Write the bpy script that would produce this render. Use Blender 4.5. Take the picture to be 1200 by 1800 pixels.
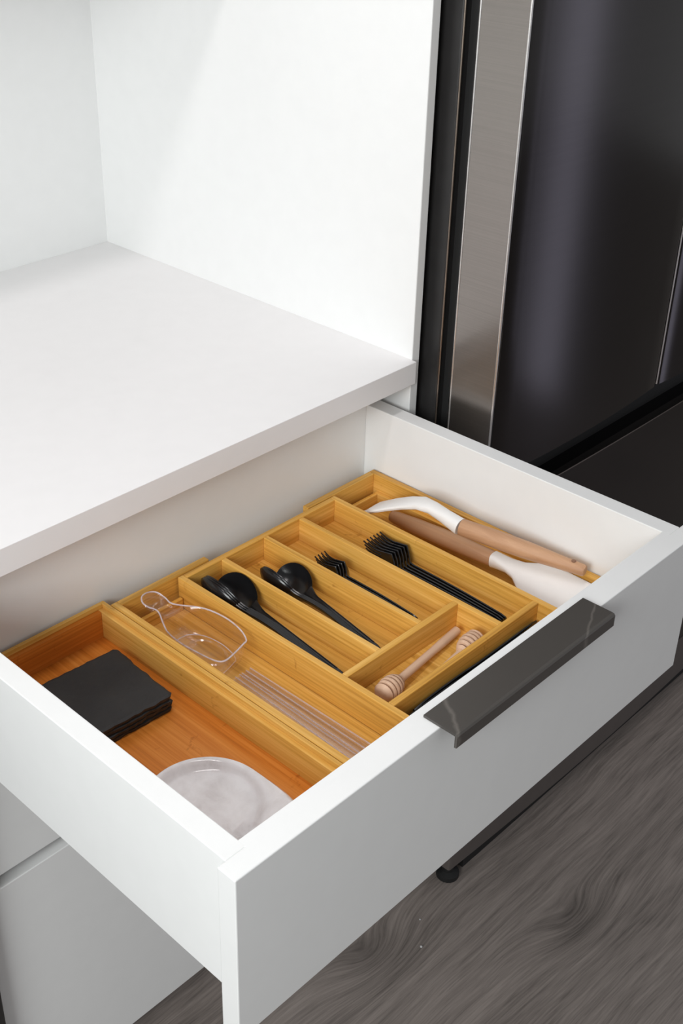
import bpy, bmesh, math, random
from mathutils import Matrix, Vector, noise

for o in list(bpy.data.objects):
    bpy.data.objects.remove(o)
scene = bpy.context.scene
C = scene.collection
random.seed(4)

# ------------------------------------------------------------------ camera
YAW, PITCH, ROLL, FPX = -0.8018, -0.5263, 0.0131, 2136.1
cyw, syw, cp, sp = math.cos(YAW), math.sin(YAW), math.cos(PITCH), math.sin(PITCH)
fwd = Vector((-syw * cp, cyw * cp, sp))
rgt = Vector((cyw, syw, 0))
up = rgt.cross(fwd)
r2 = rgt * math.cos(ROLL) + up * math.sin(ROLL)
u2 = up * math.cos(ROLL) - rgt * math.sin(ROLL)
cam_d = bpy.data.cameras.new('camera')
cam = bpy.data.objects.new('camera', cam_d)
C.objects.link(cam)
M = Matrix((r2, u2, -fwd)).transposed().to_4x4()
M.translation = Vector((-0.4052, -0.859, 0.6232))
cam.matrix_world = M
cam_d.sensor_fit = 'VERTICAL'
cam_d.sensor_height = 36
cam_d.lens = FPX / 1800 * 36
cam_d.shift_x = 59.2 / 1800
cam_d.shift_y = -52.5 / 1800
cam_d.clip_start = 0.02
scene.camera = cam

# ------------------------------------------------------------------ world, lights, exposure
scene.view_settings.view_transform = 'Standard'
scene.view_settings.look = 'None'
scene.view_settings.gamma = 1
scene.view_settings.use_curve_mapping = False
scene.view_settings.exposure = 0.0
scene.cycles.transparent_max_bounces = 24
w = bpy.data.worlds.new('room_light')
scene.world = w
w.use_nodes = True
bg = w.node_tree.nodes['Background']
bg.inputs[0].default_value = (0.98, 0.99, 1.0, 1)
bg.inputs[1].default_value = 0.325


def area(name, loc, target, sx, sy, power, col):
    l = bpy.data.lights.new(name, 'AREA')
    l.shape = 'RECTANGLE'
    l.size, l.size_y, l.energy, l.color = sx, sy, power, col
    o = bpy.data.objects.new(name, l)
    C.objects.link(o)
    o.location = loc
    o.rotation_euler = (Vector(target) - Vector(loc)).to_track_quat('-Z', 'Y').to_euler()
    return o


area('ceiling_lamp', (-0.05, -0.243, 1.49), (-0.05, -0.243, 0), 0.9, 0.14, 7.2, (1.0, 0.95, 0.95))
area('left_window', (-1.5, -0.80, 0.75), (0.3, 0.0, -0.1), 0.9, 0.8, 31.5, (0.965, 0.995, 0.99))
area('fridge_band_light', (2.2, -1.20, 0.05), (0.8, -0.1, 0.05), 0.18, 1.9, 1.6, (0.80, 0.80, 1.0))  # unseen light, added to give the fridge door its reflected band
area('fridge_edge_band_light', (2.2, -1.60, 0.05), (0.7, -0.1, 0.05), 0.05, 1.9, 0.45, (0.80, 0.80, 1.0))  # added light for a second, fainter band in the fridge door

# ------------------------------------------------------------------ materials
ZFL_ = -0.88
def newmat(name):
    m = bpy.data.materials.new(name)
    m.use_nodes = True
    nt = m.node_tree
    b = nt.nodes['Principled BSDF']
    return m, nt, b


def N(nt, t, **k):
    n = nt.nodes.new(t)
    for a, v in k.items():
        setattr(n, a, v)
    return n


def ramp(nt, stops):
    r = N(nt, 'ShaderNodeValToRGB')
    e = r.color_ramp.elements
    while len(e) < len(stops):
        e.new(0.5)
    for i, (p, c) in enumerate(stops):
        e[i].position = p
        e[i].color = (*c, 1)
    return r


def coords(nt, scale=(1, 1, 1), rot=(0, 0, 0)):
    tc = N(nt, 'ShaderNodeTexCoord')
    mp = N(nt, 'ShaderNodeMapping')
    mp.inputs['Scale'].default_value = scale
    mp.inputs['Rotation'].default_value = rot
    nt.links.new(tc.outputs['Object'], mp.inputs['Vector'])
    return mp


def noise_tex(nt, vec, scale, detail=4, rough=0.5, dist=0.0):
    n = N(nt, 'ShaderNodeTexNoise')
    n.inputs['Scale'].default_value = scale
    n.inputs['Detail'].default_value = detail
    n.inputs['Roughness'].default_value = rough
    n.inputs['Distortion'].default_value = dist
    nt.links.new(vec.outputs[0], n.inputs['Vector'])
    return n


def bump(nt, b, src, strength, dist=0.001):
    bp_ = N(nt, 'ShaderNodeBump')
    bp_.inputs['Strength'].default_value = strength
    bp_.inputs['Distance'].default_value = dist
    nt.links.new(src, bp_.inputs['Height'])
    nt.links.new(bp_.outputs[0], b.inputs['Normal'])


def plain(name, col, rough=0.4, metal=0.0, var=0.02, scale=40, spec=0.5):
    m, nt, b = newmat(name)
    mp = coords(nt)
    n = noise_tex(nt, mp, scale, 3)
    lo = tuple(max(0, c * (1 - var)) for c in col)
    hi = tuple(min(1, c * (1 + var)) for c in col)
    r = ramp(nt, [(0.3, lo), (0.7, hi)])
    nt.links.new(n.outputs['Fac'], r.inputs[0])
    nt.links.new(r.outputs[0], b.inputs['Base Color'])
    b.inputs['Roughness'].default_value = rough
    b.inputs['Metallic'].default_value = metal
    b.inputs['Specular IOR Level'].default_value = spec
    return m


def bamboo(name, axis, tint):
    """grain runs along axis (0 = x, 1 = y); strips 1-2 cm wide of slightly different tone, fine fibre lines, darker nodes"""
    m, nt, b = newmat(name)
    s = [150.0, 150.0, 150.0]
    s[axis] = 3.0
    fib = noise_tex(nt, coords(nt, tuple(s)), 2.3, 5, 0.6)
    s2 = [55.0, 55.0, 55.0]
    s2[axis] = 1.4
    strip = noise_tex(nt, coords(nt, tuple(s2)), 1.0, 2, 0.5)
    s3 = [45.0, 45.0, 45.0]
    s3[axis] = 60.0
    knot = noise_tex(nt, coords(nt, tuple(s3)), 0.95, 3, 0.6, 0.5)
    lo, mid, hi = tint
    r = ramp(nt, [(0.32, lo), (0.5, mid), (0.70, hi)])
    mx = N(nt, 'ShaderNodeMath', operation='MULTIPLY_ADD')
    mx.inputs[1].default_value = 0.60
    mx2 = N(nt, 'ShaderNodeMath', operation='MULTIPLY')
    mx2.inputs[1].default_value = 0.43
    nt.links.new(strip.outputs['Fac'], mx2.inputs[0])
    nt.links.new(fib.outputs['Fac'], mx.inputs[0])
    nt.links.new(mx2.outputs[0], mx.inputs[2])
    nt.links.new(mx.outputs[0], r.inputs[0])
    kr = ramp(nt, [(0.66, (1, 1, 1)), (0.76, (0.62, 0.50, 0.38))])
    nt.links.new(knot.outputs['Fac'], kr.inputs[0])
    mul = N(nt, 'ShaderNodeMixRGB', blend_type='MULTIPLY')
    mul.inputs[0].default_value = 0.75
    nt.links.new(r.outputs[0], mul.inputs[1])
    nt.links.new(kr.outputs[0], mul.inputs[2])
    nt.links.new(mul.outputs[0], b.inputs['Base Color'])
    b.inputs['Roughness'].default_value = 0.40
    b.inputs['Specular IOR Level'].default_value = 0.35
    bump(nt, b, fib.outputs['Fac'], 0.15, 0.0005)
    return m


GOLD = ((0.47, 0.222, 0.036), (0.71, 0.378, 0.074), (0.87, 0.525, 0.150))
RED = ((0.43, 0.118, 0.013), (0.64, 0.205, 0.026), (0.78, 0.305, 0.058))
MAT = {}
MAT['bx'] = bamboo('bamboo_grain_x', 0, GOLD)
MAT['by'] = bamboo('bamboo_grain_y', 1, GOLD)
MAT['rx'] = bamboo('reddish_bamboo_grain_x', 0, RED)
MAT['ry'] = bamboo('reddish_bamboo_grain_y', 1, RED)
MAT['white'] = plain('white_laminate', (0.87, 0.875, 0.87), 0.38, var=0.008)
MAT['counter'] = plain('white_stone', (0.87, 0.855, 0.855), 0.42, var=0.008)
MAT['paint'] = plain('white_paint', (0.80, 0.81, 0.79), 0.6, var=0.01)
MAT['black_plastic'] = plain('black_plastic', (0.009, 0.009, 0.010), 0.23, var=0.15, spec=0.5)
MAT['rubber'] = plain('black_rubber', (0.008, 0.008, 0.008), 0.7, var=0.1)
MAT['silicone'] = plain('white_silicone', (0.90, 0.885, 0.87), 0.5, var=0.01)
MAT['fleck'] = plain('pale_crumb', (0.6, 0.6, 0.6), 0.7)


def brushed(name, col, rough, axis=2):
    m, nt, b = newmat(name)
    s = [900.0, 900.0, 900.0]
    s[0] = 4.0
    s[1] = 4.0
    n = noise_tex(nt, coords(nt, tuple(s)), 1.0, 3, 0.6)
    r = ramp(nt, [(0.3, tuple(c * 0.95 for c in col)), (0.7, tuple(c * 1.05 for c in col))])
    nt.links.new(n.outputs['Fac'], r.inputs[0])
    nt.links.new(r.outputs[0], b.inputs['Base Color'])
    b.inputs['Metallic'].default_value = 1.0
    b.inputs['Roughness'].default_value = rough
    bump(nt, b, n.outputs['Fac'], 0.03, 0.0002)
    return m


MAT['steel_dark'] = brushed('black_stainless', (0.062, 0.058, 0.058), 0.18)
MAT['steel_side'] = brushed('black_stainless_lit', (0.30, 0.272, 0.252), 0.24)  # same metal as the doors, lightened to hold the side's reflection
MAT['steel_edge'] = brushed('highlight_steel', (0.85, 0.83, 0.81), 0.30)  # pale steel stands in for highlights on the rounded door edges
MAT['corner_highlight'] = brushed('corner_highlight', (0.34, 0.28, 0.23), 0.3)  # tone imitates a dim highlight on the fridge body corner
MAT['base_grey'] = plain('dark_brown_grey_panel', (0.10, 0.086, 0.080), 0.45, var=0.05)
MAT['fridge_body'] = plain('dark_painted_metal', (0.022, 0.021, 0.021), 0.35, var=0.1)


def wood(name, axis, lo, hi, rough=0.5):
    m, nt, b = newmat(name)
    s = [120.0] * 3
    s[axis] = 5.0
    n = noise_tex(nt, coords(nt, tuple(s)), 1.0, 5, 0.6, 0.4)
    r = ramp(nt, [(0.3, lo), (0.7, hi)])
    nt.links.new(n.outputs['Fac'], r.inputs[0])
    nt.links.new(r.outputs[0], b.inputs['Base Color'])
    b.inputs['Roughness'].default_value = rough
    return m


MAT['beech'] = wood('beech_wood', 1, (0.46, 0.245, 0.13), (0.60, 0.35, 0.20))
MAT['pale_beech'] = wood('pale_turned_wood', 1, (0.62, 0.40, 0.27), (0.74, 0.51, 0.36), 0.55)
MAT['groove'] = wood('dark_groove_wood', 1, (0.20, 0.10, 0.06), (0.28, 0.15, 0.09), 0.7)


def slate():
    m, nt, b = newmat('black_slate')
    mp = coords(nt)
    n = noise_tex(nt, mp, 60, 8, 0.65)
    n2 = noise_tex(nt, mp, 14, 5, 0.6)
    r = ramp(nt, [(0.3, (0.012, 0.012, 0.013)), (0.75, (0.030, 0.029, 0.029))])
    nt.links.new(n2.outputs['Fac'], r.inputs[0])
    nt.links.new(r.outputs[0], b.inputs['Base Color'])
    b.inputs['Roughness'].default_value = 0.62
    bump(nt, b, n.outputs['Fac'], 0.55, 0.002)
    return m


def marble():
    m, nt, b = newmat('pale_marble')
    mp = coords(nt)
    n = noise_tex(nt, mp, 34, 6, 0.6, 0.3)
    r = ramp(nt, [(0.30, (0.64, 0.60, 0.60)), (0.45, (0.79, 0.76, 0.765)), (0.65, (0.89, 0.87, 0.88))])
    nt.links.new(n.outputs['Fac'], r.inputs[0])
    nt.links.new(r.outputs[0], b.inputs['Base Color'])
    b.inputs['Roughness'].default_value = 0.12
    b.inputs['Coat Weight'].default_value = 0.4
    return m


def dark_stone():
    m, nt, b = newmat('veined_grey_metal')
    tc = N(nt, 'ShaderNodeTexCoord')
    sep = N(nt, 'ShaderNodeSeparateXYZ')
    nt.links.new(tc.outputs['Object'], sep.inputs[0])
    nz = noise_tex(nt, coords(nt), 70, 3)

    def M2(op, a, c):
        n = N(nt, 'ShaderNodeMath', operation=op)
        for k, q in enumerate((a, c)):
            if isinstance(q, (int, float)):
                n.inputs[k].default_value = q
            else:
                nt.links.new(q, n.inputs[k])
        return n.outputs[0]
    last = None
    # two hairline veins crossing the pull near its ends (local x)
    for x0, k in ((-0.088, 0.75), (0.128, 2.2)):
        line = M2('SUBTRACT', sep.outputs[0], M2('MULTIPLY_ADD', sep.outputs[1], k) if False else M2('ADD', M2('MULTIPLY', sep.outputs[1], k), x0 + 0.21 * k))
        line = M2('ADD', line, M2('MULTIPLY', M2('SUBTRACT', nz.outputs['Fac'], 0.5), 0.012))
        d_ = M2('ABSOLUTE', line, 0.0)
        last = d_ if last is None else M2('MINIMUM', last, d_)
    r = ramp(nt, [(0.0, (0.17, 0.155, 0.14)), (0.0006, (0.125, 0.115, 0.105)), (0.0018, (0.088, 0.080, 0.073))])
    nt.links.new(last, r.inputs[0])
    nt.links.new(r.outputs[0], b.inputs['Base Color'])
    b.inputs['Roughness'].default_value = 0.32
    b.inputs['Metallic'].default_value = 0.25
    return m


def clear(name, haze=0.0):
    m, nt, b = newmat(name)
    nt.nodes.remove(b)
    out = nt.nodes['Material Output']
    fr = N(nt, 'ShaderNodeFresnel')
    fr.inputs['IOR'].default_value = 1.5
    geo = N(nt, 'ShaderNodeNewGeometry')
    io = N(nt, 'ShaderNodeMapRange')          # same thin-sheet reflectance from both sides
    io.inputs['To Min'].default_value = 1.65
    io.inputs['To Max'].default_value = 1 / 1.65
    nt.links.new(geo.outputs['Backfacing'], io.inputs['Value'])
    nt.links.new(io.outputs[0], fr.inputs['IOR'])
    tr = N(nt, 'ShaderNodeBsdfTransparent')
    tr.inputs[0].default_value = (0.975, 0.965, 0.975, 1)
    gl = N(nt, 'ShaderNodeBsdfGlossy')
    gl.inputs['Roughness'].default_value = 0.10
    gl.inputs[0].default_value = (1, 0.98, 1, 1)
    mx = N(nt, 'ShaderNodeMixShader')
    nt.links.new(fr.outputs[0], mx.inputs[0])
    nt.links.new(tr.outputs[0], mx.inputs[1])
    nt.links.new(gl.outputs[0], mx.inputs[2])
    if haze:
        df = N(nt, 'ShaderNodeBsdfDiffuse')
        df.inputs[0].default_value = (0.9, 0.87, 0.88, 1)
        m2 = N(nt, 'ShaderNodeMixShader')
        m2.inputs[0].default_value = haze
        nt.links.new(mx.outputs[0], m2.inputs[1])
        nt.links.new(df.outputs[0], m2.inputs[2])
        mx = m2
    nt.links.new(mx.outputs[0], out.inputs[0])
    return m


def floor_mat():
    m, nt, b = newmat('grey_wood_floor')
    tc = N(nt, 'ShaderNodeTexCoord')

    def VM(op, a, c=None):
        n = N(nt, 'ShaderNodeVectorMath', operation=op)
        for k, q in enumerate((a, c)):
            if q is None:
                continue
            if isinstance(q, tuple):
                n.inputs[k].default_value = q
            else:
                nt.links.new(q, n.inputs[k])
        return n

    def SM(op, a, c=0.0, e=0.0):
        n = N(nt, 'ShaderNodeMath', operation=op)
        for k, q in enumerate((a, c, e)):
            if isinstance(q, (int, float)):
                n.inputs[k].default_value = q
            else:
                nt.links.new(q, n.inputs[k])
        return n.outputs[0]
    # knots in the boards: the grain bends round them and they are darker
    knots = ((0.800, -0.274), (0.533, -0.103), (1.55, -0.30), (1.35, -1.05), (-0.35, -0.75), (0.15, -1.1), (2.1, -0.7))
    tot = None
    for kx, ky in knots:
        dv = VM('MULTIPLY', VM('SUBTRACT', tc.outputs['Object'], (kx, ky, ZFL_)).outputs[0], (13.0, 26.0, 0.0))
        ln = VM('LENGTH', dv.outputs[0]).outputs['Value']
        g = SM('POWER', 2.718, SM('MULTIPLY', SM('MULTIPLY', ln, ln), -1.0))
        tot = g if tot is None else SM('ADD', tot, g)
    cmb = N(nt, 'ShaderNodeCombineXYZ')
    nt.links.new(SM('MULTIPLY', tot, 0.035), cmb.inputs[1])
    wob = noise_tex(nt, coords(nt, (2.5, 5.0, 1)), 1.0, 2, 0.5)
    cm2 = N(nt, 'ShaderNodeCombineXYZ')
    nt.links.new(SM('MULTIPLY', wob.outputs['Fac'], 0.045), cm2.inputs[1])
    pos = VM('ADD', VM('ADD', tc.outputs['Object'], cmb.outputs[0]).outputs[0], cm2.outputs[0])
    fine = noise_tex(nt, VM('MULTIPLY', pos.outputs[0], (14.0, 330.0, 1.0)), 1.0, 5, 0.65, 0.3)
    mid = noise_tex(nt, VM('MULTIPLY', pos.outputs[0], (3.0, 60.0, 1.0)), 1.0, 4, 0.6, 0.4)
    big = noise_tex(nt, coords(nt, (2.0, 6.0, 1)), 1.3, 3, 0.5, 0.8)
    v = SM('MULTIPLY_ADD', fine.outputs['Fac'], 0.46, SM('MULTIPLY_ADD', mid.outputs['Fac'], 0.38, SM('MULTIPLY', big.outputs['Fac'], 0.20)))
    v = SM('SUBTRACT', v, SM('MULTIPLY', SM('POWER', tot, 1.5), 0.11))
    r = ramp(nt, [(0.36, (0.105, 0.089, 0.080)), (0.50, (0.220, 0.188, 0.170)), (0.64, (0.320, 0.275, 0.250))])
    nt.links.new(v, r.inputs[0])
    nt.links.new(r.outputs[0], b.inputs['Base Color'])
    b.inputs['Roughness'].default_value = 0.5
    bump(nt, b, fine.outputs['Fac'], 0.3, 0.0006)
    return m


MAT['slate'] = slate()
MAT['marble'] = marble()
MAT['handle'] = dark_stone()
MAT['clear'] = clear('clear_acrylic')
MAT['clear_haze'] = clear('hazy_clear_plastic', 0.045)
MAT['floor'] = floor_mat()


def clear_edge(name='clear_acrylic_edge', f0=0.30, f1=0.62):
    m, nt, b = newmat(name)      # thick rolled edges gather light: paler, slightly lilac
    b.inputs['Base Color'].default_value = (0.86, 0.82, 0.88, 1)
    b.inputs['Roughness'].default_value = 0.12
    out = nt.nodes['Material Output']
    tr = N(nt, 'ShaderNodeBsdfTransparent')
    tr.inputs[0].default_value = (0.95, 0.93, 0.96, 1)
    n = noise_tex(nt, coords(nt), 120, 2)
    r = ramp(nt, [(0.3, (f0, f0, f0)), (0.7, (f1, f1, f1))])
    nt.links.new(n.outputs['Fac'], r.inputs[0])
    mx = N(nt, 'ShaderNodeMixShader')
    nt.links.new(r.outputs[0], mx.inputs[0])
    nt.links.new(tr.outputs[0], mx.inputs[1])
    nt.links.new(b.outputs[0], mx.inputs[2])
    nt.links.new(mx.outputs[0], out.inputs[0])
    return m


MAT['clear_edge'] = clear_edge()
MAT['clear_rail'] = clear_edge('clear_acrylic_rail', 0.26, 0.34)

# ------------------------------------------------------------------ helpers
def smooth_by_angle(me, ang=0.6):
    for p in me.polygons:
        p.use_smooth = True
    bm = bmesh.new()
    bm.from_mesh(me)
    for e in bm.edges:
        if len(e.link_faces) == 2 and e.calc_face_angle(0) > ang:
            e.smooth = False
    bm.to_mesh(me)
    bm.free()


def thing(name, label, cat, loc=(0, 0, 0), group=None, rot=None):
    o = bpy.data.objects.new(name, None)
    o.empty_display_size = 0.03
    C.objects.link(o)
    if rot is not None:
        o.matrix_world = Matrix.Translation(loc) @ rot.to_4x4()
    else:
        o.location = loc
    o['label'] = label
    o['category'] = cat
    if group:
        o['group'] = group
    return o


def tag(o, label, cat, group=None):
    o['label'] = label
    o['category'] = cat
    if group:
        o['group'] = group
    return o


def root_loc(p):
    v = Vector((0, 0, 0))
    while p is not None:
        v += p.location
        p = p.parent
    return v


def obj(name, bm, m, parent=None, loc=None, local=False, smooth=False, kind=None):
    """link a bmesh as one mesh object; vertices are in world space unless local"""
    off = root_loc(parent) if (parent and not local) else Vector((0, 0, 0))
    if parent is None and loc is not None and not local:
        off = Vector(loc)
    if off.length > 0:
        bmesh.ops.translate(bm, verts=bm.verts, vec=-off)
    bmesh.ops.recalc_face_normals(bm, faces=bm.faces)
    me = bpy.data.meshes.new(name)
    bm.to_mesh(me)
    bm.free()
    me.materials.append(MAT[m] if isinstance(m, str) else m)
    if smooth:
        smooth_by_angle(me)
    o = bpy.data.objects.new(name, me)
    C.objects.link(o)
    if parent:
        o.parent = parent
    elif loc is not None:
        o.location = loc
    if kind:
        o['kind'] = kind
    return o


def box(x0, x1, y0, y1, z0, z1, bev=0.0008, bm=None):
    own = bmesh.new()
    r = bmesh.ops.create_cube(own, size=1)
    for v in own.verts:
        v.co = Vector((x0 + (v.co.x + 0.5) * (x1 - x0), y0 + (v.co.y + 0.5) * (y1 - y0), z0 + (v.co.z + 0.5) * (z1 - z0)))
    if bev:
        bmesh.ops.bevel(own, geom=own.edges[:], offset=bev, segments=2, profile=0.5, affect='EDGES')
    if bm is None:
        return own
    me = bpy.data.meshes.new('tmp')
    own.to_mesh(me)
    own.free()
    bm.from_mesh(me)
    bpy.data.meshes.remove(me)
    return bm


def ring_faces(bm, rings, closed=True, cap=True):
    n = len(rings[0])
    for a, b in zip(rings, rings[1:]):
        for i in range(n if closed else n - 1):
            j = (i + 1) % n
            bm.faces.new((a[i], a[j], b[j], b[i]))
    if cap:
        bm.faces.new(rings[0][::-1])
        bm.faces.new(rings[-1])


def lathe(profile, seg=24, axis='y', bm=None):
    """profile: list of (t along axis, radius)"""
    bm = bm or bmesh.new()
    rings = []
    for t, r in profile:
        ring = []
        for i in range(seg):
            a = 2 * math.pi * i / seg
            c, s = r * math.cos(a), r * math.sin(a)
            ring.append(bm.verts.new((c, t, s) if axis == 'y' else ((c, s, t) if axis == 'z' else (t, c, s))))
        rings.append(ring)
    ring_faces(bm, rings)
    return bm


def loft(path, bm=None, round_n=10):
    """path rows (x, y, z, half width, half thickness): a bar of superelliptic section running mostly along y"""
    bm = bm or bmesh.new()
    rings = []
    for x, y, z, hw, ht in path:
        ring = []
        for i in range(round_n):
            a = 2 * math.pi * (i + 0.5) / round_n
            c, s = math.cos(a), math.sin(a)
            e = 0.55
            ring.append(bm.verts.new((x + hw * math.copysign(abs(c) ** e, c), y, z + ht * math.copysign(abs(s) ** e, s))))
        rings.append(ring)
    ring_faces(bm, rings)
    return bm


def plan_extrude(pts, z0, z1, bev=0.0):
    bm = bmesh.new()
    a = [bm.verts.new((x, y, z0)) for x, y in pts]
    b = [bm.verts.new((x, y, z1)) for x, y in pts]
    ring_faces(bm, [a, b])
    return bm


def catmull(pts, n=6, closed=True):
    out = []
    m = len(pts)
    rng = range(m if closed else m - 1)
    for i in rng:
        p0, p1, p2, p3 = (pts[(i - 1) % m], pts[i], pts[(i + 1) % m], pts[(i + 2) % m]) if closed else (
            pts[max(i - 1, 0)], pts[i], pts[i + 1], pts[min(i + 2, m - 1)])
        for k in range(n):
            t = k / n
            out.append(tuple(0.5 * ((2 * b) + (-a + c) * t + (2 * a - 5 * b + 4 * c - d) * t * t + (-a + 3 * b - 3 * c + d) * t ** 3)
                             for a, b, c, d in zip(p0, p1, p2, p3)))
    if not closed:
        out.append(tuple(pts[-1]))
    return out


# ------------------------------------------------------------------ measures
XP, XP2 = 0.6727, 0.687            # tall end panel
YW = 0.62                          # niche back
ZFL = -0.88                        # floor
YF, YFM, YFI = -0.3995, -0.3799, -0.3719   # open drawer: front face, back of front, inner front
XLO, XLI, XRI, XRO = 0.0083, 0.0289, 0.6389, 0.6607
ZD, ZSB, ZFB = -0.0648, -0.2095, -0.2459
YDB = 0.0493

# ------------------------------------------------------------------ setting
f = bmesh.new()
bmesh.ops.create_grid(f, x_segments=1, y_segments=1, size=1)
for v in f.verts:
    v.co = Vector((v.co.x * 5.0, -1.6 + v.co.y * 2.3, ZFL))
g = bmesh.ops.extrude_face_region(f, geom=f.faces[:])
for v in [q for q in g['geom'] if isinstance(q, bmesh.types.BMVert)]:
    v.co.z -= 0.05
obj('floor', f, 'floor', kind='structure')
obj('wall_back', box(-4.5, 4.5, 0.64, 0.70, ZFL, 1.62, 0), 'paint', kind='structure')

# ------------------------------------------------------------------ cabinet
cab = thing('base_cabinet', 'white base cabinet with two closed drawer fronts below the open drawer', 'cabinet', (0.336, 0.3, ZFL))
obj('side_panel', box(0.0, 0.016, 0.03, 0.615, -0.80, -0.031), 'white', cab)
obj('back_panel', box(0.016, XP - 0.001, 0.605, 0.618, -0.80, -0.031, 0), 'white', cab)
obj('base_panel', box(0.016, XP - 0.001, 0.03, 0.605, -0.80, -0.784, 0), 'white', cab)
obj('rail', box(0.016, XP - 0.001, 0.062, 0.12, -0.047, -0.031), 'white', cab)
obj('rail', box(0.016, XP - 0.001, 0.03, 0.06, -0.262, -0.247), 'white', cab)
obj('toe_kick', box(0.0, XP - 0.001, 0.07, 0.086, ZFL, -0.80, 0), 'white', cab)
obj('drawer_front', box(0.0, XP - 0.002, 0.0075, 0.027, -0.3992, -0.262, 0.001), 'white', cab)
obj('drawer_front', box(0.0, XP - 0.002, 0.0075, 0.027, -0.7935, -0.4175, 0.001), 'white', cab)

top = obj('countertop', box(-0.66, XP, 0.0, YW, -0.0299, 0.0, 0.0006), 'counter', loc=(0.336, 0.3, -0.0299))
tag(top, 'white stone countertop slab with square front edge above the open drawer', 'countertop')

tall = thing('tall_cabinet', 'tall white end panel and upper cabinet framing the counter beside the fridge', 'cabinet', (0.68, 0.3, ZFL))
obj('end_panel', box(XP, XP2, 0.0076, 0.639, ZFL, 1.45, 0.0012), 'white', tall)
obj('niche_back', box(-0.66, XP, YW, 0.639, -0.02, 1.45, 0), 'white', tall)
obj('upper_box', box(-0.66, XP - 0.0005, 0.29, YW, 0.478, 1.45, 0.001), 'white', tall)

# ------------------------------------------------------------------ open drawer
dr = thing('drawer', 'open white drawer pulled out with a bamboo cutlery organiser inside', 'drawer', (0.336, -0.19, ZFB))
obj('side_panel', box(XLO, XLI, YFM, YDB + 0.016, ZSB, ZD), 'white', dr)
obj('side_panel', box(XRI, XRO, YFM, YDB + 0.016, ZSB, ZD), 'white', dr)
obj('back_panel', box(XLI, XRI, YDB, YDB + 0.016, ZSB, ZD), 'white', dr)
obj('box_front', box(XLI - 0.001, XRI + 0.001, YFM - 0.0016, YFI, ZSB, ZD - 0.00003, 0), 'white', dr)
obj('bottom_panel', box(XLI, XRI, YFI, YDB, ZSB + 0.001, -0.1975, 0), 'white', dr)
fp = obj('front_panel', box(0.0, XP - 0.002, YF, YFM, ZFB, ZD, 0.001), 'white', dr)
hb = bmesh.new()
prof = [(-0.3815, ZD + 0.0003), (-0.3815, ZD + 0.0028), (-0.4145, ZD + 0.0028), (-0.4168, ZD + 0.0022), (-0.4180, ZD + 0.0004),
        (-0.4180, ZD - 0.0115), (-0.4155, ZD - 0.0118), (-0.4155, ZD + 0.0003)]
ring_faces(hb, [[hb.verts.new((x, y, z)) for y, z in prof] for x in (0.2325, 0.4735)])
h = obj('handle', hb, 'handle', fp)
h['label'] = 'dark grey veined edge pull folded over the drawer front'

# ------------------------------------------------------------------ refrigerator
FX0, FX1, FXM = 0.700, 1.516, 1.107
fr = thing('refrigerator', 'black stainless french door refrigerator with lower freezer drawer', 'refrigerator', (1.108, 0.25, ZFL))
obj('body', box(FX0, FX1, -0.014, 0.60, -0.845, 0.93, 0.003), 'fridge_body', fr)
be = lathe([(-0.80, 0.0014), (0.90, 0.0014)], 12, 'z')
bmesh.ops.translate(be, verts=be.verts, vec=(FX0 + 0.0004, -0.0146, 0))
obj('corner_edge', be, 'corner_highlight', fr, smooth=True)
obj('gasket', box(FX0 + 0.012, FX1 - 0.012, -0.036, -0.012, -0.80, 0.90, 0), 'rubber', fr)
obj('under_shade_strip', box(FX0 + 0.055, FX1 - 0.055, -0.090, -0.070, ZFL + 0.002, -0.834, 0), 'rubber', fr)  # black strip standing in for the shade under the fridge


def door_plan(x0, x1, yb, yf, bulge, n=14, ch=0.0035):
    pts = [(x0, yb), (x0, yf + ch)]
    pts += [(x0 + ch * (1 - math.cos(a)), yf + ch * (1 - math.sin(a))) for a in (0.5, 1.0)]
    for i in range(n + 1):
        t = i / n
        x = x0 + ch + (x1 - x0 - 2 * ch) * t
        pts.append((x, yf - bulge * (1 - (2 * t - 1) ** 2)))
    pts += [(x1 - ch * (1 - math.cos(a)), yf + ch * (1 - math.sin(a))) for a in (1.0, 0.5)]
    pts += [(x1, yf + ch), (x1, yb)]
    return pts


def door(name, x0, x1, z0, z1, sides=True):
    pts = door_plan(x0, x1, -0.033, -0.103, 0.008)
    o = obj(name, plan_extrude(pts, z0, z1), 'steel_dark', fr, smooth=True)
    # lighter side skin paints in reflection; pale tubes paint highlights on both edges
    obj('lit_side_skin', box(x0 - 0.0008, x0 + 0.001, -0.0985, -0.037, z0, z1, 0), 'steel_side', o)
    for yy, rr in ((-0.1002, 0.0016), (-0.0358, 0.0014)):
        tb_ = lathe([(z0 + 0.0005, rr * 0.7), (z0 + 0.001, rr), (z1 - 0.001, rr), (z1 - 0.0005, rr * 0.7)], 12, 'z')
        bmesh.ops.translate(tb_, verts=tb_.verts, vec=(x0 - 0.0004, yy, 0))
        obj('edge_highlight', tb_, 'steel_edge', o, smooth=True)
    return o


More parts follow.
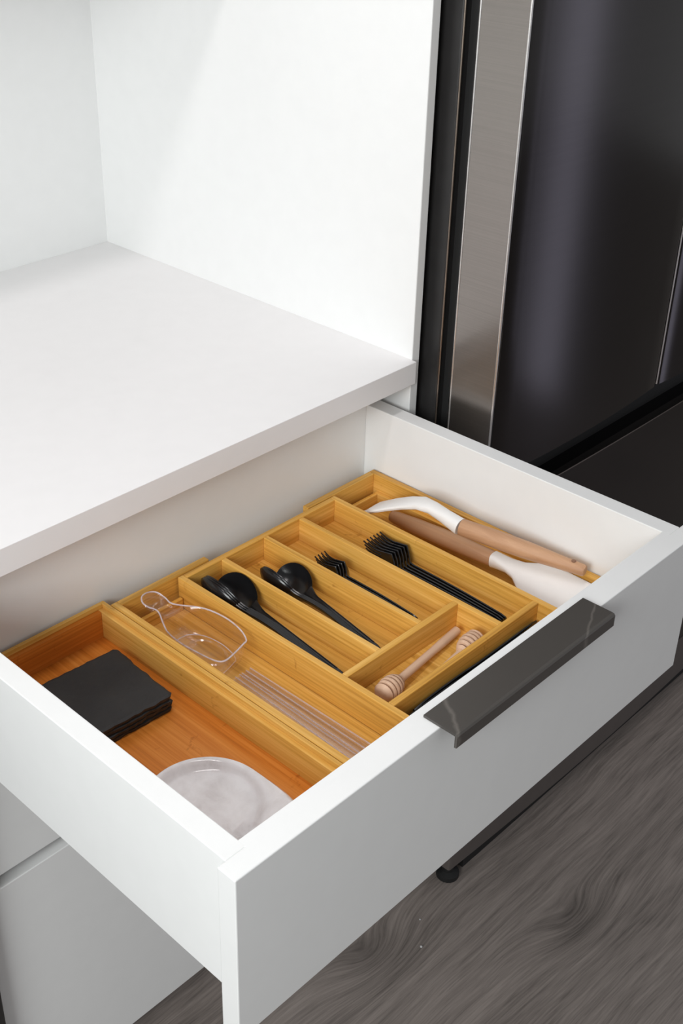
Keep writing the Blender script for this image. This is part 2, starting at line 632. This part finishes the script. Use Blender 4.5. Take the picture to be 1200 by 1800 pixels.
door('door', FX0, FXM - 0.0035, -0.142, 0.93)
door('door', FXM + 0.0035, FX1, -0.142, 0.93)
dz = door('freezer_drawer', FX0, FX1, -0.735, -0.192)
obj('base_panel', plan_extrude(door_plan(FX0, FX1, -0.033, -0.103, 0.008), -0.834, -0.739), 'base_grey', fr, smooth=True)
obj('top_highlight', plan_extrude(door_plan(FX0, FX1, -0.098, -0.1032, 0.008), -0.1925, -0.1905), 'steel_side', dz)  # pale strip imitates the highlight along the freezer's top edge
obj('handle_recess', box(FX0 + 0.003, FX1 - 0.003, -0.075, -0.036, -0.192, -0.142, 0), 'rubber', fr)
for fx in (0.727, 1.49):
    ft = lathe([(ZFL, 0.012), (ZFL + 0.002, 0.018), (ZFL + 0.010, 0.018), (ZFL + 0.014, 0.009), (-0.84, 0.009)], 20, 'z')
    bmesh.ops.translate(ft, verts=ft.verts, vec=(fx, -0.082, 0))
    obj('foot', ft, 'rubber', fr)

# ------------------------------------------------------------------ black appliance at the left end of the run
dw = thing('dishwasher', 'black dishwasher at the left end beside the closed white drawer fronts', 'dishwasher', (-0.31, 0.3, ZFL))
obj('body', box(-0.612, -0.006, 0.03, 0.60, ZFL + 0.09, -0.032, 0.001), 'fridge_body', dw)
dd_ = obj('door', box(-0.612, -0.006, -0.012, 0.029, ZFL + 0.10, -0.036, 0.003), 'fridge_body', dw)
obj('handle', box(-0.55, -0.07, -0.045, -0.030, -0.115, -0.100, 0.004), 'steel_side', dd_)
for hx in (-0.53, -0.10):
    obj('handle_post', box(hx, hx + 0.02, -0.032, -0.0115, -0.113, -0.102, 0.001), 'steel_side', dd_)
obj('toe_kick', box(-0.612, -0.006, 0.06, 0.075, ZFL, ZFL + 0.09, 0), 'rubber', dw)

# ------------------------------------------------------------------ bamboo organiser
ZT, ZB = -0.150, -0.1965
org = thing('cutlery_organiser', 'golden bamboo expandable cutlery organiser with dividers in the open drawer', 'organiser', (0.42, -0.16, ZB))
YOF = -0.356                        # front, hidden behind the drawer front
MX0, MX1, MY1 = 0.297, 0.5512, 0.0201
ct = obj('centre_tray', box(MX0 + 0.002, MX1 - 0.002, YOF + 0.002, MY1 - 0.002, -0.1855, -0.181, 0), 'by', org)
obj('wall', box(MX0, MX0 + 0.0075, YOF, MY1, -0.188, ZT), 'by', ct)
obj('wall', box(MX1 - 0.0075, MX1, YOF, MY1, -0.188, ZT), 'by', ct)
obj('wall', box(MX0 + 0.0075, MX1 - 0.0075, MY1 - 0.0075, MY1, -0.188, ZT), 'bx', ct)
obj('wall', box(MX0 + 0.0075, MX1 - 0.0075, YOF, YOF + 0.0075, -0.188, ZT), 'bx', ct)
T1a, T1b, T2a, T2b = -0.2305, -0.2230, -0.2915, -0.2840
for x0, x1, y0 in ((0.3555, 0.3625, T1b), (0.4220, 0.4290, T1b), (0.4810, 0.4880, T2b)):
    obj('divider', box(x0, x1, y0, MY1 - 0.0075, -0.181, ZT - 0.0004), 'by', ct)
obj('divider', box(MX0 + 0.0075, 0.4810, T1a, T1b, -0.181, ZT - 0.0002), 'bx', ct)
obj('divider', box(MX0 + 0.0075, MX1 - 0.0075, T2a, T2b, -0.181, ZT - 0.0002), 'bx', ct)
# right extension
RX1, RY1 = 0.6357, 0.0305
rt = obj('extension_tray', box(0.508, RX1 - 0.002, YOF + 0.002, RY1 - 0.002, -0.1955, -0.189, 0), 'by', org)
obj('wall', box(RX1 - 0.0085, RX1, YOF - 0.004, RY1, ZB, ZT), 'by', rt)
obj('wall', box(0.506, RX1 - 0.0085, RY1 - 0.0085, RY1, ZB, ZT), 'bx', rt)
obj('wall', box(0.5525, RX1 - 0.0085, YOF - 0.004, YOF + 0.0045, ZB, ZT), 'bx', rt)
obj('batten', box(0.5525, RX1 - 0.0135, 0.0105, 0.0155, -0.189, -0.173), 'bx', rt)
obj('batten', box(RX1 - 0.0135, RX1 - 0.0085, YOF + 0.0045, 0.0155, -0.189, -0.173), 'by', rt)
# left extension
LX0, LY1 = 0.2125, 0.0315
lt = obj('extension_tray', box(LX0 + 0.002, 0.342, YOF + 0.002, LY1 - 0.002, -0.1955, -0.189, 0), 'by', org)
obj('wall', box(LX0, LX0 + 0.0085, YOF - 0.004, LY1, ZB, ZT), 'by', lt)
obj('wall', box(LX0 + 0.0085, 0.3458, LY1 - 0.0085, LY1, ZB, ZT), 'bx', lt)
obj('wall', box(LX0 + 0.0085, 0.2955, YOF - 0.004, YOF + 0.0045, ZB, ZT), 'bx', lt)
obj('batten', box(LX0 + 0.0135, 0.2955, 0.0105, 0.0155, -0.189, -0.173), 'bx', lt)

# ------------------------------------------------------------------ left bamboo box with a rebated rim
BX0, BX1, BY0, BY1 = 0.034, 0.2115, YOF - 0.006, 0.0435
bb = thing('bamboo_box', 'reddish bamboo box with stepped rim holding slate coasters and marble spoon rest', 'box', (0.12, -0.16, ZB))
obj('base_panel', box(BX0 + 0.005, BX1 - 0.005, BY0 + 0.005, BY1 - 0.005, ZB, -0.1885, 0), 'ry', bb)
LIP, LED = 0.0045, 0.0100
ZL = -0.1558
obj('wall', box(BX0, BX0 + LED, BY0, BY1, ZB, ZL, 0.0005), 'ry', bb)
obj('wall', box(BX1 - LED, BX1, BY0, BY1, ZB, ZL, 0.0005), 'by', bb)
obj('wall', box(BX0 + LED, BX1 - LED, BY1 - LED, BY1, ZB, ZL, 0.0005), 'rx', bb)
obj('wall', box(BX0 + LED, BX1 - LED, BY0, BY0 + LED, ZB, ZL, 0.0005), 'rx', bb)
obj('rim', box(BX0, BX0 + LIP, BY0, BY1, ZL, ZT, 0.0005), 'ry', bb)
obj('rim', box(BX1 - LIP, BX1, BY0, BY1, ZL, ZT, 0.0005), 'by', bb)
obj('rim', box(BX0 + LIP, BX1 - LIP, BY1 - LIP, BY1, ZL, ZT, 0.0005), 'bx', bb)
obj('rim', box(BX0 + LIP, BX1 - LIP, BY0, BY0 + LIP, ZL, ZT, 0.0005), 'rx', bb)

# ------------------------------------------------------------------ slate coasters
cl = ['topmost black slate coaster of the stack in the reddish bamboo box',
      'second black slate coaster from the top of the stack',
      'third black slate coaster from the top of the stack',
      'bottom black slate coaster lying on the reddish bamboo box floor']
for k in range(4):                  # k = 0 is the bottom one
    bm = bmesh.new()
    n = 26
    sx, sy, th = 0.102, 0.101, 0.0048
    grid = []
    for j in range(n + 1):
        row = []
        for i in range(n + 1):
            u, v = i / n * 2 - 1, j / n * 2 - 1
            x, y = u * sx / 2, v * sy / 2
            if abs(u) == 1:
                x -= math.copysign(0.0022 * noise.noise(Vector((y * 90, k * 7.1, u))) + 0.0008, u)
            if abs(v) == 1:
                y -= math.copysign(0.0022 * noise.noise(Vector((x * 90, k * 5.3, 9 + v))) + 0.0008, v)
            if abs(u) == 1 and abs(v) == 1:
                x *= 0.975
                y *= 0.975
            z = th + 0.0007 * noise.noise(Vector((x * 35, y * 35, k * 3.0))) + 0.0003 * noise.noise(Vector((x * 130, y * 130, k)))
            if max(abs(u), abs(v)) == 1:
                z -= 0.0010 + 0.0006 * noise.noise(Vector((x * 160, y * 160, k)))
            row.append(bm.verts.new((x, y, z)))
        grid.append(row)
    for j in range(n):
        for i in range(n):
            bm.faces.new((grid[j][i], grid[j][i + 1], grid[j + 1][i + 1], grid[j + 1][i]))
    loop = grid[0][:] + [grid[j][n] for j in range(1, n + 1)] + [grid[n][i] for i in range(n - 1, -1, -1)] + [grid[j][0] for j in range(n - 1, 0, -1)]
    low = [bm.verts.new((v.co.x * (0.985 + 0.012 * noise.noise(v.co * 150)), v.co.y * 0.985, 0)) for v in loop]
    for i in range(len(loop)):
        j = (i + 1) % len(loop)
        bm.faces.new((loop[i], loop[j], low[j], low[i]))
    bm.faces.new(low)
    o = obj('slate_coaster', bm, 'slate', local=True)
    o.location = (0.1300 + (0.0, 0.0015, -0.001, -0.0005)[k], -0.0605 + (0.001, 0.0, -0.0005, -0.0005)[k], -0.1884 + 0.0058 * k)
    o.rotation_euler.z = math.radians((-3.0, -1.8, -4.0, -3.2)[k])
    tag(o, cl[3 - k], 'coaster', 'slate coasters in the bamboo box')

# ------------------------------------------------------------------ marble spoon rest
bm = bmesh.new()
nr, ns = 26, 72
rings = []
for i in range(nr + 1):
    v = i / nr
    ring = []
    for j in range(ns):
        a = 2 * math.pi * j / ns
        dx, dy = math.cos(a), math.sin(a)
        R = 0.0625
        if dy < 0:                  # teardrop towards -y
            R = 0.0625 + 0.040 * max(0, -dy) ** 3.2
        x, y = dx * R * v, dy * R * v
        rr = math.hypot(x, y)
        tt = min(max((rr - 0.046) / 0.009, 0), 1)
        z = 0.0065 + 0.0075 * tt * tt * (3 - 2 * tt)
        edge = (1 - v) * R
        if edge < 0.006:
            z -= 0.008 * (1 - edge / 0.006) ** 2
        gx = max(0, 1 - (abs(x) / 0.013) ** 4)
        if y < -0.038:
            z -= 0.005 * gx * min(1, (-y - 0.038) / 0.012)
        ring.append(bm.verts.new((x, y, z)))
        if i == 0:
            break
    rings.append(ring)
c0 = rings[0][0]
for j in range(ns):
    bm.faces.new((c0, rings[1][j], rings[1][(j + 1) % ns]))
ring_faces(bm, rings[1:], cap=False)
low = [bm.verts.new((v.co.x * 0.93, v.co.y * 0.93, 0)) for v in rings[-1]]
ring_faces(bm, [rings[-1], low], cap=False)
bm.faces.new(low)
o = obj('spoon_rest', bm, 'marble', local=True, smooth=True)
o.location = (0.1085, -0.2400, -0.1883)
o.rotation_euler.z = math.radians(10)
tag(o, 'pale grey marble spoon rest with raised rim in the reddish bamboo box', 'spoon rest')

# ------------------------------------------------------------------ clear measuring scoop
ZR = -0.1585
body_pts = [(0.2700, -0.0165), (0.2835, -0.0300), (0.2895, -0.0470), (0.2915, -0.0700), (0.2880, -0.0930), (0.2810, -0.1085),
            (0.2740, -0.1115), (0.2560, -0.1165), (0.2420, -0.1185), (0.2350, -0.1120), (0.2310, -0.0900), (0.2290, -0.0650), (0.2310, -0.0420), (0.2370, -0.0270), (0.2490, -0.0150)]
body = catmull(body_pts, 4)
cxm = sum(p[0] for p in body) / len(body)
cym = sum(p[1] for p in body) / len(body)


def shrink(s, z, bm, dy=0.0):
    return [bm.verts.new((cxm + (x - cxm) * s, cym + dy + (y - cym) * s, z)) for x, y in body]


sc = thing('measuring_scoop', 'clear plastic scoop with round thumb tab in the left bamboo extension', 'scoop', (0.26, -0.06, -0.189))
bm = bmesh.new()
ring_faces(bm, [shrink(0.60, -0.1862, bm), shrink(0.82, -0.1830, bm), shrink(0.885, -0.172, bm), shrink(0.955, ZR, bm), shrink(0.975, ZR + 0.0010, bm), shrink(1.0, ZR, bm),
                shrink(0.93, -0.174, bm), shrink(0.86, -0.1855, bm), shrink(0.80, -0.1888, bm)])
obj('cup', bm, 'clear', sc, smooth=True)
tab_pts = [(0.2490, -0.0180), (0.2475, -0.0050), (0.2420, 0.0050), (0.2405, 0.0120), (0.2450, 0.0185), (0.2540, 0.0195), (0.2625, 0.0150), (0.2660, 0.0050), (0.2680, -0.0060), (0.2710, -0.0180)]
tab = catmull(tab_pts, 4)
tcx = sum(p[0] for p in tab) / len(tab)
tcy = sum(p[1] for p in tab) / len(tab)
bm = bmesh.new()


def tring(s, dz):
    return [bm.verts.new((tcx + (x - tcx) * s, tcy + (y - tcy) * s, ZR + dz + 0.008 * max(0, (y + 0.004) / 0.02))) for x, y in tab]


ring_faces(bm, [tring(0.5, -0.0035), tring(0.84, -0.0028), tring(0.93, 0.0006), tring(1.0, 0.0006), tring(1.0, -0.0012), tring(0.88, -0.0052), tring(0.5, -0.0056)])
obj('thumb_tab', bm, 'clear', sc, smooth=True)
bm = bmesh.new()
for s0 in (0,):
    n = 40
    rings_ = []
    for q, (rr, zz) in enumerate(((0.0150, -0.1835), (0.0165, -0.1822), (0.0180, -0.1835), (0.0165, -0.1845))):
        rings_.append([bm.verts.new((cxm + rr * math.cos(2 * math.pi * i / n), cym + 1.5 * rr * math.sin(2 * math.pi * i / n), zz)) for i in range(n)])
    ring_faces(bm, rings_ + [rings_[0]], cap=False)
obj('base_ring', bm, 'clear', sc, smooth=True)

def loop_tube(pts, r, n=8):
    bm = bmesh.new()
    m = len(pts)
    rs = []
    for i in range(m):
        p, a, b = Vector(pts[i]), Vector(pts[i - 1]), Vector(pts[(i + 1) % m])
        d = (b - a).normalized()
        s = d.cross(Vector((0, 0, 1))).normalized()
        u = s.cross(d)
        rs.append([bm.verts.new(p + s * r * math.cos(2 * math.pi * k / n) + u * r * math.sin(2 * math.pi * k / n)) for k in range(n)])
    ring_faces(bm, rs + [rs[0]], cap=False)
    return bm


outline = catmull([(x, y, ZR + 0.0004) for x, y in body_pts[1:-1]] + [(x, y, ZR + 0.0004 + 0.008 * max(0, (y + 0.004) / 0.02)) for x, y in tab_pts[1:-1]], 5)
obj('base_glint', loop_tube([(cxm + (x - cxm) * 0.70, cym + (y - cym) * 0.74, -0.1862) for x, y in body], 0.0006), 'clear_edge', sc, smooth=True)  # pale oval tube imitates glints at the bottom of the cup
obj('rim', loop_tube(outline, 0.0009), 'clear_edge', sc, smooth=True)

# ------------------------------------------------------------------ clear stir sticks: flat bars with raised rails
for k, (x0, x1, tilt, lab) in enumerate(((0.2540, 0.2475, 0, 'clear plastic stir stick with raised edges beside the box rim'),
                                         (0.2690, 0.2700, 0, 'clear plastic stir stick with raised edges nearer the spoon compartments'))):
    y0, y1 = -0.1195, -0.345
    hw0, hw1 = 0.0068, 0.0104
    bm = bmesh.new()
    # section across the bar: flat underside, five rounded ribs on top
    sec = [(-1.0, 0.0)]
    nrib = 3
    for q in range(nrib):
        c_ = -0.86 + q * 0.86
        for du, hz in ((-0.15, 0.0012), (-0.10, 0.0026), (0.0, 0.0032), (0.10, 0.0026), (0.15, 0.0012)):
            sec.append((c_ + du if abs(c_ + du) < 1 else math.copysign(1.0, c_ + du), hz))
    sec.append((1.0, 0.0))
    rows = []
    for t in (0, 0.01, 0.25, 0.5, 0.75, 0.99, 1.0):
        xc, hw = x0 + (x1 - x0) * t, hw0 + (hw1 - hw0) * t
        f_ = 0.6 if t in (0, 1.0) else 1.0
        rows.append([bm.verts.new((xc + u * hw, y0 + (y1 - y0) * t, hz * f_ - 0.1886)) for u, hz in sec])
    ring_faces(bm, rows)
    st = obj('stir_stick', bm, 'clear_haze', loc=((x0 + x1) / 2, -0.23, -0.189), smooth=True)
    tag(st, lab, 'stir stick', 'clear stir sticks')
    for q in (-0.86, 0.0, 0.86):
        rl = loft([(x0 + (x1 - x0) * t + q * (hw0 + (hw1 - hw0) * t), y0 + (y1 - y0) * t, -0.1850, 0.0007, 0.0006) for t in (0.004, 0.25, 0.5, 0.75, 0.996)], round_n=8)
        obj('rail', rl, 'clear_rail', st, smooth=True)

# ------------------------------------------------------------------ black cutlery (local: y towards the head, z out of the bowl)
def smoothstep(t):
    t = min(max(t, 0), 1)
    return t * t * (3 - 2 * t)


def fork_mesh(L, hw, drop):
    """handle end at y = 0, tine tips at y = L; head lifted by drop above the handle plane"""
    bm = bmesh.new()
    yh = L * 0.70                  # start of the neck
    yb = L * 0.775                 # end of the neck

    def zc(y):
        base = 0.0012 * math.sin(math.pi * min(y / yh, 1))
        return base + drop * smoothstep((y - yh) / (yb - yh)) + (0.0035 * math.sin(math.pi * (y - yb) / (L - yb)) * -1 if y > yb else 0)
    path = []
    for i in range(25):
        y = yb * i / 24
        wdt = 0.0030 + 0.0020 * (1 - y / yh) ** 0.7 if y < yh else 0.0030
        if i == 0:
            wdt *= 0.55
        if y > yh:
            wdt = 0.0030 + (hw - 0.0030) * smoothstep((y - yh) / (yb - yh))
        path.append((0, y, zc(y), wdt, 0.0013))
    yt = yb + (L - yb) * 0.32
    for i in range(1, 5):
        y = yb + (yt - yb) * i / 4
        path.append((0, y, zc(y), hw, 0.0010))
    loft(path, bm)
    tw = hw * 2 / 4
    for t in range(4):
        xc = -hw + tw * (t + 0.5)
        p2 = []
        for i in range(7):
            y = yt - 0.001 + (L - yt) * i / 6
            p2.append((xc, y, zc(y), tw * 0.33 * (1 - 0.65 * (i / 6) ** 2), 0.0009))
        loft(p2, bm, 8)
    # spine rib of the handle
    loft([(0, 0.02 + (yh - 0.02) * i / 8, zc(0.02 + (yh - 0.02) * i / 8) + 0.0012, 0.0011, 0.0009) for i in range(9)], bm, 8)
    return bm


def spoon_mesh(L, bl, bw, depth):
    bm = bmesh.new()
    yb = L - bl
    nu, nv = 32, 9

    def P(v, a, t):
        dx, dy = math.cos(a), math.sin(a)
        rx = bw / 2 * (1 + 0.10 * dy)
        y = yb + bl / 2 + dy * bl / 2 * v
        z = -depth * (1 - v ** 2.4) - t * (1 if v < 1 else 0.7)
        return (dx * rx * v, y, z)
    for t, flip in ((0, False), (0.0013, True)):
        c = bm.verts.new(P(0, 0, t))
        rs = []
        for i in range(1, nv + 1):
            rs.append([bm.verts.new(P(i / nv, 2 * math.pi * j / nu, t)) for j in range(nu)])
        for j in range(nu):
            bm.faces.new((c, rs[0][j], rs[0][(j + 1) % nu]))
        ring_faces(bm, rs, cap=False)
        if t == 0:
            top_r = rs[-1]
        else:
            ring_faces(bm, [top_r, rs[-1]], cap=False)
    path = []
    for i in range(22):
        y = (yb + 0.004) * i / 21
        t = y / yb
        wdt = 0.0034 - 0.0010 * max(0, 1 - t) ** 2
        if i == 0:
            wdt *= 0.55
        if t > 0.88:
            wdt += 0.0035 * ((t - 0.88) / 0.12) ** 1.5
        path.append((0, y, 0.0045 * math.sin(math.pi * min(t, 1) ** 1.6) - 0.0006, wdt, 0.0014))
    loft(path, bm)
    for s in (-1, 1):
        loft([(p[0] + s * p[3] * 0.8, p[1], p[2] + 0.0010, 0.0007, 0.0010) for p in path[2:-2]], bm, 6)
    return bm


def mesh_from(bm, name, m):
    bmesh.ops.recalc_face_normals(bm, faces=bm.faces)
    me = bpy.data.meshes.new(name)
    bm.to_mesh(me)
    bm.free()
    me.materials.append(MAT[m])
    smooth_by_angle(me, 0.9)
    return me


def place(name, me, label, cat, group, loc, roll, yaw=0.0, pitch=0.0):
    o = bpy.data.objects.new(name, me)
    C.objects.link(o)
    R = Matrix.Rotation(math.radians(yaw), 4, 'Z') @ Matrix.Rotation(math.radians(pitch), 4, 'X') @ Matrix.Rotation(math.radians(roll), 4, 'Y')
    o.matrix_world = Matrix.Translation(loc) @ R
    return tag(o, label, cat, group)


sp_big = mesh_from(spoon_mesh(0.205, 0.062, 0.044, 0.0105), 'spoon', 'black_plastic')
sp_small = mesh_from(spoon_mesh(0.170, 0.054, 0.040, 0.0095), 'spoon', 'black_plastic')
fk_small = mesh_from(fork_mesh(0.150, 0.0115, 0.010), 'fork', 'black_plastic')
fk_big = mesh_from(fork_mesh(0.198, 0.0135, 0.013), 'fork', 'black_plastic')

# large spoons, lane beside the clear scoop
for i in range(3):
    place('spoon', sp_big, ['leftmost large black spoon nested on its edge behind the clear scoop', 'middle of three nested large black spoons standing on edge',
                            'rightmost of three nested large black spoons standing on edge'][i], 'spoon', 'large black spoons',
          (0.3200 + 0.0030 * i, -0.1985, -0.1782), 68, 0.0, 4.9)
place('spoon', sp_big, 'large black spoon with bowl facing up in the first cutlery compartment', 'spoon', 'large black spoons', (0.3290, -0.2060, -0.1782), -40, -2.5, 4.3)
# small spoons
for i in range(2):
    place('spoon', sp_small, ['left small black spoon standing on edge in the second cutlery compartment', 'right small black spoon of the nested pair standing on edge'][i],
          'spoon', 'small black spoons', (0.3830 + 0.0030 * i, -0.1920, -0.1782), 68, -0.4, 5.0)
place('spoon', sp_small, 'small black spoon with bowl facing up in the second cutlery compartment', 'spoon', 'small black spoons', (0.3885, -0.2010, -0.1782), -40, -5.0, 4.5)
# small forks
for i in range(4):
    place('fork', fk_small, ['leftmost of the four small black forks', 'second from the left of the four small black forks', 'third from the left of the four small black forks',
                             'rightmost of the four small black forks, nearest the long fork compartment'][i], 'fork', 'small black forks',
          (0.4465 + 0.0032 * i, -0.1955, -0.1768), 66, 1.6 - 0.8 * i, 1.6)
# large forks
for i in range(6):
    place('fork', fk_big, ['leftmost of the six large black forks', 'second from the left of the six large black forks', 'third from the left of the six large black forks',
                           'fourth from the left of the six large black forks', 'fifth from the left of the six large black forks', 'rightmost of the six large black forks, nearest the spatulas'][i],
          'fork', 'large black forks', (0.5060 + 0.0040 * i, -0.2640, -0.1765), 68, 1.4 - 0.5 * i, 1.3)


# knives in the front compartment (lie along x)
def knife_mesh(L):
    bm = bmesh.new()
    path = []
    for i in range(25):
        t = i / 24
        wdt = 0.0058 - 0.0015 * smoothstep(t / 0.5) if t < 0.5 else 0.0043 + 0.0035 * smoothstep((t - 0.5) / 0.15)
        if t > 0.85:
            wdt *= 1 - 0.8 * ((t - 0.85) / 0.15) ** 2
        if i == 0:
            wdt *= 0.6
        path.append((0, L * t, 0, wdt, 0.0014))
    return loft(path, bm)


kn = mesh_from(knife_mesh(0.205), 'knife', 'black_plastic')
for i in range(5):
    place('knife', kn, ['black plastic knife lying against the front divider, nearest the honey dippers', 'second black plastic knife from the front divider',
                        'third black plastic knife from the front divider', 'fourth black plastic knife from the front divider', 'black plastic knife farthest from the front divider'][i],
          'knife', 'black knives in the front compartment', (0.5385 - (0.0, 0.026, 0.004, 0.024, 0.002)[i], -0.2940 - 0.0036 * i, -0.1725), 72, 90, 0)

# ------------------------------------------------------------------ honey dippers
def dipper(label, head, tail, R=0.0125):
    h, t = Vector(head), Vector(tail)
    d = (t - h).normalized()
    q = d.to_track_quat('Y', 'Z').to_matrix()
    th = thing('honey_dipper', label, 'honey dipper', h, 'honey dippers', q)
    L = (t - h).length
    stick = [(0.014, 0.0046), (L * 0.6, 0.0044), (L * 0.75, 0.0049)]
    y = L * 0.77
    while y < L - 0.003:
        stick += [(y, 0.0051), (y + 0.0012, 0.0049)]
        y += 0.0024
    stick += [(L - 0.001, 0.0050), (L, 0.0040)]
    obj('stick', lathe(stick, 18), 'pale_beech', th, local=True, smooth=True)
    # ribbed head: discs on a thinner core
    prof = [(-0.0165, 0.001), (-0.0162, 0.005), (-0.0150, 0.0085), (-0.0115, 0.0112)]
    core = []
    for k in range(5):
        y0 = -0.0100 + k * 0.0056
        e = lambda yy: R * math.sqrt(max(0.05, 1 - (yy / 0.0195) ** 2))
        prof += [(y0 - 0.0001, 0.0075), (y0 + 0.0018, 0.0075), (y0 + 0.0019, e(y0 + 0.0019) * 0.97), (y0 + 0.0032, e(y0 + 0.0032)), (y0 + 0.0051, e(y0 + 0.0051) * 0.97)]
    prof += [(0.0180, 0.0060), (0.0185, 0.0046)]
    hd = obj('head', lathe(prof, 26), 'pale_beech', th, local=True, smooth=True)
    bm = lathe([(-0.0098, 0.0078), (0.0140, 0.0078)], 20)
    obj('core', bm, 'groove', hd, local=True, smooth=True)
    return th


dipper('pale wooden honey dipper with its ribbed head beside the spoon compartment wall', (0.3385, -0.2580, -0.1682), (0.4700, -0.2400, -0.1755))
dipper('pale wooden honey dipper half hidden behind the front divider, ribbed head nearest forks', (0.4530, -0.2705, -0.1684), (0.3380, -0.2795, -0.1762))

# ------------------------------------------------------------------ spatulas
def axis_loft(path, bm=None, n=14, e=1.0):
    """path rows: (point, half width, half thickness, side vector)"""
    bm = bm or bmesh.new()
    rings = []
    for i, (p, hw, ht, side) in enumerate(path):
        p = Vector(p)
        a = Vector(path[max(i - 1, 0)][0])
        b = Vector(path[min(i + 1, len(path) - 1)][0])
        d = (b - a).normalized()
        s = Vector(side)
        s = (s - d * s.dot(d)).normalized()
        u = s.cross(d)
        ring = []
        for k in range(n):
            an = 2 * math.pi * k / n
            c, q = math.cos(an), math.sin(an)
            ring.append(bm.verts.new(p + s * hw * math.copysign(abs(c) ** e, c) + u * ht * math.copysign(abs(q) ** e, q)))
        rings.append(ring)
    ring_faces(bm, rings)
    return bm


# A: the turner lying on top, bent neck towards the back
ta = thing('spatula', 'wooden-handled spatula with bent white neck lying on top of the other', 'spatula', (0.60, -0.2, -0.15))
S = (1, 0, 0)
p0, p1 = Vector((0.5885, -0.1490, -0.1365)), Vector((0.6175, -0.3010, -0.1390))
hp = []
for t, r in ((0, 0.0098), (0.02, 0.0102), (0.3, 0.0108), (0.55, 0.0104), (0.78, 0.0084), (0.94, 0.0072), (0.985, 0.0070), (1.0, 0.0058)):
    hp.append((p0.lerp(p1, t), r, r, S))
ha = obj('handle', axis_loft(hp, n=18), 'beech', ta, smooth=True)
obj('hanging_hole', axis_loft([(p0.lerp(p1, 0.905) + Vector((0, 0, 0.0066)), 0.0028, 0.0028, S), (p0.lerp(p1, 0.905) + Vector((0, 0, 0.0082)), 0.0026, 0.0026, S)], n=14), 'groove', ha)
nk = [((0.5882, -0.1475, -0.1365), 0.0100, 0.0100, S), ((0.5880, -0.1440, -0.1360), 0.0098, 0.0095, S), ((0.5880, -0.125, -0.1325), 0.0088, 0.0080, S), ((0.5890, -0.105, -0.1300), 0.0100, 0.0065, S),
      ((0.5890, -0.087, -0.1310), 0.0135, 0.0058, S), ((0.5870, -0.068, -0.1380), 0.0165, 0.0052, S), ((0.5840, -0.048, -0.1475), 0.0185, 0.0046, S), ((0.5800, -0.025, -0.1600), 0.0190, 0.0040, S),
      ((0.5780, -0.008, -0.1740), 0.0120, 0.0020, S), ((0.5775, 0.000, -0.1785), 0.0050, 0.0012, S)]
obj('head', axis_loft(nk, n=16, e=0.8), 'silicone', ta, smooth=True)

# B: the lower spatula, wide head towards the front
tb = thing('spatula', 'wooden-handled spatula with wide white head lying underneath at the front', 'spatula', (0.60, -0.2, -0.189))
q0, q1 = Vector((0.5990, -0.0330, -0.1765)), Vector((0.6020, -0.1890, -0.1690))
hp = []
for t, r in ((0, 0.0050), (0.012, 0.0070), (0.06, 0.0082), (0.25, 0.0098), (0.5, 0.0108), (0.75, 0.0106), (0.97, 0.0098), (1.0, 0.0096)):
    hp.append((q0.lerp(q1, t), r, r, S))
obj('handle', axis_loft(hp, n=18), 'beech', tb, smooth=True)
S2 = (0.93, 0, 0.36)
hd = [((0.6020, -0.1893, -0.1690), 0.0094, 0.0094, S), ((0.6020, -0.1960, -0.1685), 0.0092, 0.0088, S), ((0.6020, -0.2120, -0.1675), 0.0095, 0.0065, S2), ((0.6010, -0.2260, -0.1670), 0.0130, 0.0048, S2),
      ((0.5995, -0.2400, -0.1665), 0.0215, 0.0036, S2), ((0.5985, -0.2520, -0.1665), 0.0270, 0.0028, S2), ((0.5975, -0.2680, -0.1665), 0.0292, 0.0024, S2), ((0.5970, -0.3000, -0.1670), 0.0296, 0.0020, S2),
      ((0.5970, -0.3250, -0.1680), 0.0290, 0.0016, S2), ((0.5970, -0.3350, -0.1680), 0.0240, 0.0012, S2), ((0.5970, -0.3380, -0.1680), 0.0120, 0.0010, S2)]
obj('head', axis_loft(hd, n=20, e=0.7), 'silicone', tb, smooth=True)

# ------------------------------------------------------------------ crumbs on the floor
for (cx_, cy_, r_, lab) in ((0.6292, -0.1078, 0.0016, 'tiny white crumb on the grey floor nearest the fridge foot'), (0.5919, -0.1411, 0.0022, 'larger white crumb on the grey floor below the drawer handle')):
    bm = bmesh.new()
    bmesh.ops.create_icosphere(bm, subdivisions=1, radius=r_)
    for v in bm.verts:
        v.co *= 1 + 0.35 * noise.noise(v.co * 900)
        v.co.z *= 0.6
    o = obj('crumb', bm, 'fleck', local=True)
    o.location = (cx_, cy_, ZFL + r_ * 0.6)
    tag(o, lab, 'crumb', 'crumbs on the floor')
